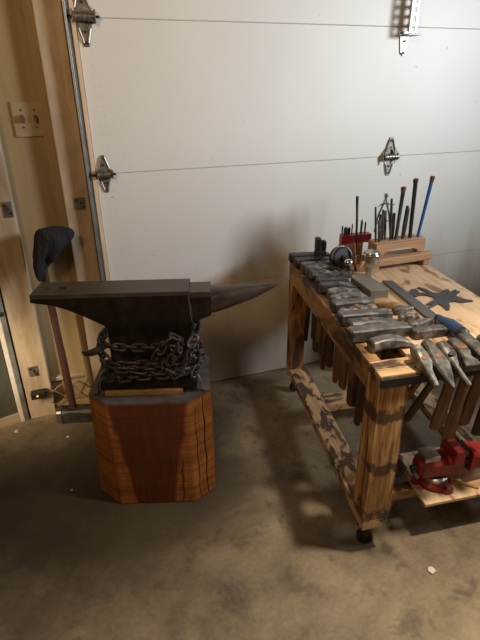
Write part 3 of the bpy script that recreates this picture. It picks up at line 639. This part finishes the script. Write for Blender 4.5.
side = [  # v, kind, centre u shift, length scale, dark, flip, handle L, wood, big, height, label
 (.965, 'block', .075, 1.05, True, 0, .34, 'handle_dark', 1.0, 'long dark rectangular sledge head at the far back end of the left rail'),
 (.895, 'block', .070, 1.0, True, 0, .38, 'handle_dark', 1.0, 'dark square-ended hammer second from the door end of the left rail'),
 (.845, 'sledge', .080, 1.0, False, 0, .34, 'handle_dark', 1.0, 'small worn sledge with rounded faces, third from the door end'),
 (.795, 'cross', .080, 1.0, False, 0, .38, 'handle_dark', 1.35, 'cross-peen hammer lying fourth from the door end of the rail'),
 (.745, 'ball', .080, 1.1, False, 0, .30, 'handle', 1.0, 'ball-peen hammer hanging fifth from the door end of the rail'),
 (.695, 'cutter', .080, .95, False, 0, .34, 'handle_dark', 1.0, 'narrow-bladed hot cutter hammer, sixth from the door end'),
 (.645, 'sledge', .078, .95, True, 0, .38, 'handle', 1.0, 'dark stubby sledge hanging beside the grey steel block corner, seventh from the door'),
 (.595, 'cross', .080, 1.05, False, 0, .34, 'handle_dark', 1.35, 'cross-peen hammer with shiny wedge next to the grey steel block, eighth from the door'),
 (.540, 'flat', .078, 1.05, False, 0, .38, 'handle', 1.0, 'flatter hammer with wide end beside the steel block, ninth from the door'),
 (.485, 'curved', .078, 1.0, False, 0, .34, 'handle', 1.35, 'curved cross-peen hammer just in front of the grey steel block'),
 (.430, 'sledge', .076, 1.1, False, 0, .34, 'handle', 1.35, 'blunt sledge hammer level with the pale wood wedges'),
 (.378, 'ball', .078, 1.2, False, 1, .38, 'handle', 1.35, 'ball-peen hammer with shiny round end left of the rasp'),
 (.325, 'block', .080, 1.0, False, 0, .34, 'handle_dark', 1.0, 'long grey block hammer, fourth from the front corner of the rail'),
 (.268, 'cross', .080, 1.2, False, 0, .38, 'handle_dark', 1.0, 'grey wedge-nosed hammer, third from the front corner of the rail'),
 (.214, 'block', .088, 1.15, False, 0, .34, 'handle_dark', 1.0, 'longest flat-topped block hammer, second from the front corner of the rail'),
 (.143, 'curved', .075, .90, False, 0, .30, 'handle_dark', 1.0, 'curved dark cross-peen hammer closest to the front left post'),
]
for v, kind, uc, sc, dk, fl, L, hm, big, lab in side:
    hz = HEADS[kind][1]*1.05
    p = BW((.080, v, TZ+hz+.001))
    hammer(kind, p, (radians(random.uniform(-2, 2)), radians(random.uniform(-1, 3)), radians(-6.5)+radians(random.uniform(-3.5, 3.5))+(pi if fl else 0)), L, hm, lab, 'hammers hung in the left rail slot', dk, sc, big)
# front slot: heads point at the camera, noses dropped
front = [
 (.127, 'fuller', 29, .34, 'handle', 1.0, 'handled fuller with pale round nose hanging over the front bar by the post', False, 1.12),
 (.167, 'pointed', 27, .38, 'handle', 1.0, 'broad hammer with tapering pointed nose dropped over the front bar, second from the post', False, 1.2),
 (.210, 'nosed', 24, .34, 'handle_dark', 1.0, 'round-nosed hammer with shiny tip hanging third from the front post', False, 1.15),
 (.258, 'flat', 8, .30, 'handle', 1.35, 'flat square-faced hammer in the front slot, just right of the round-nosed one', False, 1.1),
 (.304, 'block', 6, .34, 'handle', 1.35, 'flat-topped dark block hammer in the front slot below the blue rasp handle', False, .85),
 (.356, 'flat', 8, .30, 'handle', 1.35, 'dark flat hammer in the front slot near the right photo edge', False, 1.1),
 (.408, 'block', 5, .34, 'handle_dark', 1.35, 'block hammer in the front slot cut by the right photo edge', True, .85)]
for u, kind, tl, L, hm, big, lab, dk, sc in front:
    p = BW((u, .017 if tl > 14 else .042, TZ+(.023 if tl > 14 else .021)))
    e = Matrix.Rotation(radians(-8.5-90+random.uniform(-3, 3)+(6 if tl > 14 else 0)), 4, 'Z') @ Matrix.Rotation(radians(tl), 4, 'Y')
    hammer(kind, p, e.to_euler(), L, hm, lab, 'hammers hung in the front slot', dk, sc*.88, big, wide=1.05)

# ------------------------------------------------------------------ on the bench
def bobj(name, label, cat, u, v, z, group=None, rz=0.0):
    return empty(name, BW((u, v, z)), label, cat, group, (0, 0, ROTB+rz))
o = bobj('steel_block', 'thick grey flat steel block on the bench left of the rasp', 'steel block', .205, .575, TZ)
o.rotation_euler.z += radians(4)
MB().box(-.037, .037, -.080, .080, 0, .036).build('block', 'grey_steel', o, bev=0.0025)
for v, u, r, lab in ((.455, .200, .1, 'pale oval wooden wedge just in front of the grey steel block'), (.415, .222, -.2, 'second pale wooden wedge, lying nearer the camera beside the rasp')):
    o = bobj('wooden_wedge', lab, 'wedge', u, v, TZ, 'pale wedges'); o.rotation_euler.z += r
    MB().loft([(-.045, .006, .004, 0, .006, 3), (-.03, .014, .008, 0, .009, 3), (.0, .017, .010, 0, .010, 3), (.03, .015, .008, 0, .009, 3), (.045, .007, .003, 0, .005, 3)], 14).build('wedge', 'rackwood' if v > .43 else 'shimwood', o, bev=0)
for u, v, k, r, lab in ((.232, .362, 'fuller', .15, 'loose round-nosed tool head on the bench, left of the rasp tang'), (.232, .300, 'ball', -.1, 'loose rounded steel head beside the end of the rasp'), (.232, .240, 'cutter', .1, 'loose narrow steel tool lying below the blue rasp handle'), (.238, .185, 'block', 0.05, 'dark flat tool head lying in front of the blue rasp handle')):
    o = bobj('tool_head', lab, 'tool head', u, v, TZ+HEADS[k][1]*.8, 'loose tool heads', r)
    h = bpy.data.objects.new('head', HM[k]); COL.objects.link(h); h.parent = o; h.scale = (.62, .95, .8)

# rasp
o = empty('rasp', BW((.33, .40, TZ)), 'flat grey rasp with blue plastic handle lying on the bench', 'rasp', world=True)
z = TZ+.012
b1 = MB(); b1.prism([(.292, .645), (.330, .632), (.338, .300), (.324, .283), (.306, .283), (.294, .300)], TZ+.0045, TZ+.0105); b1.build('blade', 'file', o, fn=BW, bev=0.001)
MB().cyl((.316, .284, TZ+.010), (.317, .255, TZ+.014), .005, .004, n=8).build('tang', 'edge', o, fn=BW)
MB().tube([(.316, .262, TZ+.016), (.317, .256, TZ+.016), (.316, .235, TZ+.018), (.317, .195, TZ+.023), (.318, .155, TZ+.024), (.319, .135, TZ+.024)], [.011, .015, .0175, .0225, .0225, .0205], 20).build('handle', 'blue', o, fn=BW)
MB().tube([(.319, .137, TZ+.024), (.3195, .122, TZ+.024), (.320, .114, TZ+.024)], [.0222, .0215, .014], 20).build('end_cap', 'black', o, fn=BW)
MB().tube([(.3165, .268, TZ+.015), (.3165, .256, TZ+.016)], [.0135, .0155], 18).build('collar', 'black', o, fn=BW)

# steel cut-out figure
pl = []
PX = [(409.5,292.5),(411,290.2),(415,289.8),(418,291.5),(419,293.5),(425,294.2),(429,295),(422,290.5),(417,288.6),(419,288),(426,290),(433,293.5),(440,294.5),(443,291),(448,290),(450.5,293),(455,290.2),(457,291),(452,294.5),(458,291.6),(460,292.4),(455,296.4),(462,299.5),(471,300.8),(473,302),(462,303.2),(453,302),(448,303.5),(450,307),(449,311),(446,310.4),(442,306.5),(438,304.5),(434,306.8),(429,309),(427.5,308.2),(433,304.4),(428,306),(425.8,305.4),(430,302.6),(435,300.2),(433,297.6),(427,296.2),(419,296),(416,297.4),(412,296.6),(409.5,295)]
o_ = Vector((0, -CD, CH)); poly = []
for x, y in PX:
    d = fwd + rt2*((x-240)/FPX) - up2*((y-320)/FPX); k = (TZ-o_.z)/d.z; poly.append((o_+d*k)[:2])
cx = sum(p[0] for p in poly)/len(poly); cy = sum(p[1] for p in poly)/len(poly)
o = empty('steel_cutout', (cx, cy, TZ), 'dark flat steel cut-out figure with limbs lying on the plywood', 'steel cutout')
MB().prism([(p[0]-cx, p[1]-cy) for p in poly], .0005, .0045).build('plate', 'cut', o)

# wooden punch rack at the back
rk = empty('punch_rack', BW((.44, .85, TZ)), 'wooden rack block with arched front holding upright punches', 'tool rack', world=True)
def RW(q): return BW((q[0], q[1]-(.59-q[0])*.13-.006, q[2]))
def rp(name, x0, x1, y0, y1, z0, z1, mat='rackwood', bev=0.003): return MB().box(x0, x1, y0, y1, z0, z1).build(name, mat, rk, fn=RW, bev=bev)
MB().box(.288, .590, .795, .830, .690, .722).build('front_board', 'rackwood', rk, fn=RW, bev=0.004)
rp('foot', .300, .330, .800, .925, TZ, .6898); rp('foot', .550, .580, .800, .925, TZ, .6898)
rp('base_board', .300, .580, .8305, .93, .690, .705)
rp('holder_block', .318, .572, .848, .915, .750, .775); rp('side_block', .318, .338, .848, .915, .7055, .7495); rp('side_block', .552, .572, .848, .915, .7055, .7495)
# arched apron
arch = [(.322, .723), (.322, .773), (.564, .773), (.564, .723), (.545, .723)]
for i in range(11):
    th = pi*i/10; arch.append((.443+.088*cos(th), .723+.024*sin(th)))
arch += [(.338, .723)]
b1 = MB(); n = len(arch)
b1.add([(x, .831, z) for x, z in arch]+[(x, .847, z) for x, z in arch], [tuple(range(n))[::-1], tuple(range(n, 2*n))]+[(i, (i+1) % n, n+(i+1) % n, n+i) for i in range(n)])
b1.build('arched_apron', 'rackwood', rk, fn=RW)
ch = [('handle', 0)]
rods = [  # base u, top u, top z, radius, material, label, kind
 (.405, .391, .951, .0048, 'forged_dark', 'dark thin rod left of the brown-topped punch in the wooden rack', 'rod'),
 (.433, .443, .994, .0068, 'forged_dark', 'dark punch with a brown mushroomed top in the wooden rack', 'rusttop'),
 (.466, .474, .914, .0068, 'forged_dark', 'short dark chisel standing left of the tall black punch', 'rod'),
 (.478, .486, .900, .0060, 'forged_dark', 'short dark punch touching the left of the tall black punch', 'rod'),
 (.504, .497, 1.024, .0078, 'black', 'tall plain black punch beside the blue chisel', 'ball'),
 (.545, .580, 1.028, .0062, 'bluepaint', 'tall slanted blue chisel with a rusty top at the right end of the rack', 'rusttop'),
 (.384, .374, .900, .0050, 'forged', 'medium grey punch behind the silver dividers', 'rod'),
 (.372, .362, .905, .0044, 'forged_dark', 'medium thin dark punch at the left of the dividers', 'rod'),
 (.360, .352, .886, .0058, 'forged_dark', 'short stout dark punch left of the dividers', 'rod'),
 (.347, .338, .868, .0050, 'forged', 'short grey chisel third from the left end of the rack', 'rod'),
 (.334, .318, .923, .0040, 'forged_dark', 'thin dark rod near the left end of the wooden rack', 'rod'),
 (.421, .418, .886, .0060, 'forged_dark', 'short dark punch between the thin rod and the brown-topped punch', 'rod'),
]
for ub, ut, zt, r, mt, lab, kd in rods:
    r *= 1.25
    vb = .872 + (.012 if kd == 'rod' and zt < .91 else 0) - (.02 if zt < .88 else 0)
    zb = .776
    o = empty('punch' if 'chisel' not in lab else 'chisel', BW((ub, vb, zb)), lab, 'punch' if 'chisel' not in lab else 'chisel', 'punches and chisels in the wooden rack', world=True)
    du = ut-ub; L = zt-zb; f = lambda k: (ub+du*k, vb+.004*k, zb+L*k)
    if kd == 'rusttop':
        MB().tube([f(0), f(.5), f(.9)], [r*.9, r, r*1.1], 10).build('shank', mt, o, fn=RW)
        MB().tube([f(.9), f(.93), f(.985), f(1.0)], [r*1.1, r*1.35, r*1.45, r*1.1], 10).build('struck_end', 'rust', o, fn=RW)
    elif kd == 'ball':
        MB().tube([f(0), f(.5), f(.93)], [r*.9, r*.95, r], 10).build('shank', mt, o, fn=RW)
        MB().tube([f(.93), f(.95), f(.985), f(1.0)], [r, r*1.25, r*1.25, r*.6], 10).build('struck_end', 'forged_dark', o, fn=RW)
    else:
        MB().tube([f(0), f(.35), f(.7), f(.97), f(1)], [r*.8, r*1.05, r, r*.95, r*.6], 8).build('shank', mt, o, fn=RW)

# silver dividers with wing nut
o = empty('dividers', BW((.40, .90, .77)), 'silver wing dividers standing among the punches', 'dividers', world=True)
b1 = MB(); b1.tube([(.352, .898, .80), (.366, .902, .87), (.392, .902, .94)], [.003, .0045, .005], 8); b1.build('leg', 'galv', o, fn=BW)
b1 = MB(); b1.tube([(.428, .898, .79), (.416, .902, .87), (.392, .902, .945)], [.003, .0045, .005], 8); b1.build('leg', 'galv', o, fn=BW)
b1 = MB(); b1.tube([(.355, .900, .905), (.375, .898, .918), (.40, .896, .920), (.428, .898, .912), (.438, .9, .915)], [.002, .005, .0085, .005, .002], 8, flat=.6); b1.sphere((.392, .9, .952), .010, n=12, m=8); b1.build('wing_nut', 'galv', o, fn=BW)
b1 = MB(); b1.tube([(.36+.075*i/8, .896, .835-.010*sin(pi*i/8)*(-1)) for i in range(9)], .0022, 6); b1.build('arc', 'forged', o, fn=BW)

# red tray with short bits, behind
o = empty('bit_tray', BW((.27, .965, TZ)), 'red tray holding short dark bits at the back of the bench', 'tray', world=True)
MB().box(.225, .365, .945, .985, .740, .778).build('tray', 'redplastic', o, fn=BW, bev=0.003)
MB().box(.222, .330, .95, .98, TZ, .7398).build('stand', 'rackwood', o, fn=BW, bev=0.003)
for u, r, h, lab in ((.210, .0035, .040, 'thin dark bit at the left end of the red tray'), (.226, .009, .032, 'thick stubby dark bit second in the red tray'), (.242, .007, .030, 'stubby dark bit third in the red tray'), (.256, .003, .045, 'thin dark bit in the middle of the red tray'), (.300, .005, .060, 'pointed dark bit near the right of the red tray'), (.318, .004, .050, 'dark bit at the right end of the red tray')):
    u += .02; q = empty('drill_bit', BW((u, .965, .778)), lab, 'drill bit', 'bits in the red tray', world=True)
    MB().tube([(u, .965, .7785), (u, .965, .7785+h*.85), (u, .965, .7785+h)], [r, r, r*.5], 10).build('shank', 'forged_dark', q, fn=BW)
# thin punch standing in front of tray
o = empty('punch', BW((.279, .91, TZ)), 'tall thin dark rod standing in a block in front of the red tray', 'punch', 'punches beside the rack', world=True)
MB().tube([(.279, .905, .690), (.270, .905, .86), (.262, .905, .955)], [.0050, .0050, .0062], 10).build('shank', 'forged_dark', o, fn=BW)
MB().box(.262, .294, .885, .925, TZ, .700).build('foot_block', 'rackwood', o, fn=BW, bev=0.002)
o = empty('wooden_stick', BW((.235, .815, TZ)), 'thin upright wooden stick between the black disc and the silver cup', 'stick', world=True)
MB().tube([(.240, .80, TZ), (.236, .81, .72), (.232, .82, .782)], [.0055, .005, .0045], 8).build('stick', 'handle', o, fn=BW)
# silver cup lying on a wooden block
o = empty('silver_cup', BW((.305, .80, .72)), 'round silver metal cup resting at the left end of the wooden rack', 'cup', world=True)
c0 = (.276, .735, TZ)
prof = [(.010, .0), (.016, .002), (.018, .035), (.030, .050), (.034, .066), (.034, .094), (.030, .102), (.012, .107)]
b1 = MB(); b1.rings([[(c0[0]+r*cos(2*pi*k/24), c0[1]+r*sin(2*pi*k/24), c0[2]+z_) for k in range(24)] for r, z_ in prof]); b1.build('bowl', 'silver', o, fn=BW)
b1 = MB(); b1.tube([(c0[0]+.035*cos(2*pi*k/24), c0[1]+.035*sin(2*pi*k/24), c0[2]+.092) for k in range(24)], .0022, 6, closed=True); b1.build('rim', 'chrome', o, fn=BW)
b1 = MB(); b1.tube([(c0[0]-.028, c0[1]-.01, c0[2]+.07), (c0[0]-.045, c0[1]-.016, c0[2]+.060), (c0[0]-.058, c0[1]-.02, c0[2]+.045)], [.006, .009, .004], 10); b1.build('spout', 'shimwood', o, fn=BW)
# black disc (grinding wheel guard)
o = bobj('grinder_disc', 'thick rounded black disc standing at the back of the hammer row', 'disc', .182, .835, TZ)
b1 = MB(); R_ = .048; xf = Matrix.Translation((0, 0, .0515)) @ Matrix.Rotation(radians(12), 4, 'Z') @ Matrix.Rotation(radians(-14), 4, 'X')
b1.loft([(-.020, R_*.85, R_*.85, 0, 0, 2), (-.014, R_*.98, R_*.98, 0, 0, 2), (.014, R_, R_, 0, 0, 2), (.020, R_*.9, R_*.9, 0, 0, 2)], 30, 'y', xf); b1.build('disc', 'black', o)
b1 = MB(); b1.loft([(-.028, .010, .010, 0, 0, 2), (-.020, .014, .014, 0, 0, 2)], 16, 'y', xf); b1.build('hub', 'forged_dark', o)
b1 = MB(); b1.tube([xf @ Vector((R_*1.01*cos(pi*k/12), -.010, R_*1.01*sin(pi*k/12))) for k in range(13)], .003, 6); b1.build('rim', 'forged', o)
# chrome ball-ended swage
o = bobj('ball_stake', 'small polished ball stake gleaming behind the hammer row', 'ball stake', .182, .742, TZ)
MB().loft([(0, .016, .016, 0, 0, 4), (.02, .014, .014, 0, 0, 4), (.032, .008, .008, 0, 0, 2), (.050, .008, .008, 0, 0, 2)], 16, 'z').build('shank', 'forged_dark', o)
MB().sphere((0, 0, .062), .017, (1.15, 1, .85)).build('ball', 'chrome', o)
# black twin blocks
o = bobj('black_clamp', 'small black two-jaw block standing at the back left of the bench', 'clamp', .140, .955, TZ)
MB().box(-.035, .012, -.02, .016, 0, .055).build('body', 'black', o, bev=0.004)
MB().box(-.035, -.012, -.02, .016, .0555, .112).build('jaw', 'black', o, bev=0.006)
MB().box(-.006, .012, -.018, .012, .0555, .098).build('jaw', 'black', o, bev=0.006)

# ------------------------------------------------------------------ lower shelf
SZ = .150
vi = empty('bench_vise', BW((.30, .10, SZ)), 'red bench vise with swivel base on the lower shelf', 'vise', world=True)
b1 = MB(); cxv, cyv = .298, .098
b1.rings([[(cxv+r*cos(2*pi*k/28), cyv+r*sin(2*pi*k/28), z_) for k in range(28)] for r, z_ in ((.056, SZ), (.056, SZ+.012), (.046, SZ+.022), (.040, SZ+.030))])
for an_ in (-70, 50, 170):
    a = radians(an_); b1.loft([(SZ, .020, .016, cxv+.058*cos(a), cyv+.058*sin(a), 2.5), (SZ+.016, .018, .015, cxv+.058*cos(a), cyv+.058*sin(a), 2.5)], 14, 'z')
b1.build('swivel_base', 'redpaint', vi, fn=BW)
b1 = MB()
for an_ in (-70, 50, 170):
    b1 = MB(); a = radians(an_); b1.cyl((cxv+.060*cos(a), cyv+.060*sin(a), SZ+.0162), (cxv+.060*cos(a), cyv+.060*sin(a), SZ+.025), .009, n=6)
    b1.build('bolt', 'galv', vi, fn=BW)
b1 = MB(); b1.rings([[(cxv+r*cos(2*pi*k/28), cyv+r*sin(2*pi*k/28), z_) for k in range(28)] for r, z_ in ((.0435, SZ+.0225), (.046, SZ+.028), (.046, SZ+.040), (.040, SZ+.044))]); b1.build('swivel_ring', 'silver', vi, fn=BW)
b1 = MB(); b1.loft([(.222, .026, .024, cyv, SZ+.080, 3), (.232, .034, .032, cyv, SZ+.078, 4), (.30, .038, .034, cyv, SZ+.076, 4), (.362, .040, .036, cyv, SZ+.076, 4), (.372, .040, .040, cyv, SZ+.08, 5)], 20)
b1.build('body', 'redpaint', vi, fn=BW)
b1 = MB(); b1.box(.236, .292, cyv-.026, cyv+.030, SZ+.108, SZ+.128); b1.build('anvil_pad', 'silver', vi, fn=BW, bev=0.003)
b1 = MB(); b1.loft([(SZ+.10, .020, .046, .350, cyv, 5), (SZ+.150, .018, .048, .352, cyv, 5)], 16, 'z'); b1.build('fixed_jaw', 'redpaint', vi, fn=BW)
b1 = MB(); b1.box(.369, .378, cyv-.046, cyv+.046, SZ+.126, SZ+.152); b1.build('jaw_plate', 'forged_dark', vi, fn=BW, bev=0.001)
b1 = MB(); b1.box(.372, .402, cyv-.022, cyv+.022, SZ+.052, SZ+.094); b1.build('slide', 'forged_dark', vi, fn=BW, bev=0.002)
b1 = MB(); b1.loft([(.402, .040, .040, cyv, SZ+.09, 5), (.425, .040, .036, cyv, SZ+.086, 4), (.50, .032, .030, cyv, SZ+.080, 4), (.525, .022, .022, cyv, SZ+.074, 3)], 20); b1.build('moving_jaw', 'redpaint', vi, fn=BW)
b1 = MB(); b1.cyl((.525, cyv, SZ+.074), (.56, cyv, SZ+.074), .012, n=14); b1.cyl((.549, cyv-.01, SZ+.15), (.549, cyv+.01, SZ+.000+.02), .005, n=10); b1.build('screw_handle', 'galv', vi, fn=BW)
b1 = MB(); b1.cyl((.205, cyv, SZ+.070), (.222, cyv, SZ+.072), .014, n=14); b1.build('screw_end', 'forged_dark', vi, fn=BW)
o = bobj('folded_paper', 'crumpled white paper behind the red vise on the shelf', 'paper', .447, .215, SZ+.0006)
b1 = MB(); b1.prism([(-.045, -.02), (.04, -.026), (.052, .012), (-.03, .022)], 0, .008); b1.prism([(-.04, -.016), (.01, -.02), (.03, .018), (-.02, .02)], .008, .016, Matrix.Rotation(.12, 4, 'Y')); b1.build('sheet', 'paper', o, bev=0.002)
o = bobj('dark_rag', 'brownish rag bundled behind the front left post', 'rag', .165, .155, .1376)
b1 = MB(); rg = []
for i in range(9):
    u = i/8; r = .050*sin(pi*min(1, .08+u*.88))**.6; rg.append([(r*(1+.16*sin(5*th+i)+.08*sin(9*th-i*2))*cos(th)*.9, r*(1+.12*cos(4*th+i*1.3))*sin(th)*.8, .012+.088*u+.004*sin(3*th)) for th in [2*pi*k/28 for k in range(28)]])
b1.rings(rg); b1.build('folds', 'rag', o)
o = bobj('wood_offcut', 'thin sharpened wooden offcut lying on the shelf right of the vise base', 'offcut', .385, .060, SZ, rz=-.6)
MB().prism([(-.035, -.004), (.05, -.006), (.052, .005), (-.03, .006)], 0, .008).build('stick', 'shimwood', o, bev=0.001)

# litter on the floor
o = empty('concrete_chip', (.889, -1.277, 0), 'small pale chip lying on the floor near the caster', 'chip', rot=(0, 0, .5))
MB().prism([(-.012, -.008), (.008, -.013), (.014, .004), (.004, .012), (-.009, .008)], .0, .006).build('chip', 'crumb', o, bev=0.0015)
for x, y, s, lab in ((-.16, -.20, .006, 'tiny pale crumb on the floor left of the stump'), (-.155, -.535, .005, 'tiny pale crumb on the floor in front of the stump, left'), (-.375, -.08, .008, 'pale scrap on the floor by the far left panel')):
    o = empty('floor_crumb', (x, y, 0), lab, 'crumb', 'crumbs on the floor')
    MB().prism([(-s, -s*.7), (s*.8, -s), (s, s*.6), (-s*.4, s)], 0, s*.6).build('crumb', 'crumb', o)
for ob in list(bpy.data.objects):
    if '_o' in ob.keys(): del ob['_o']
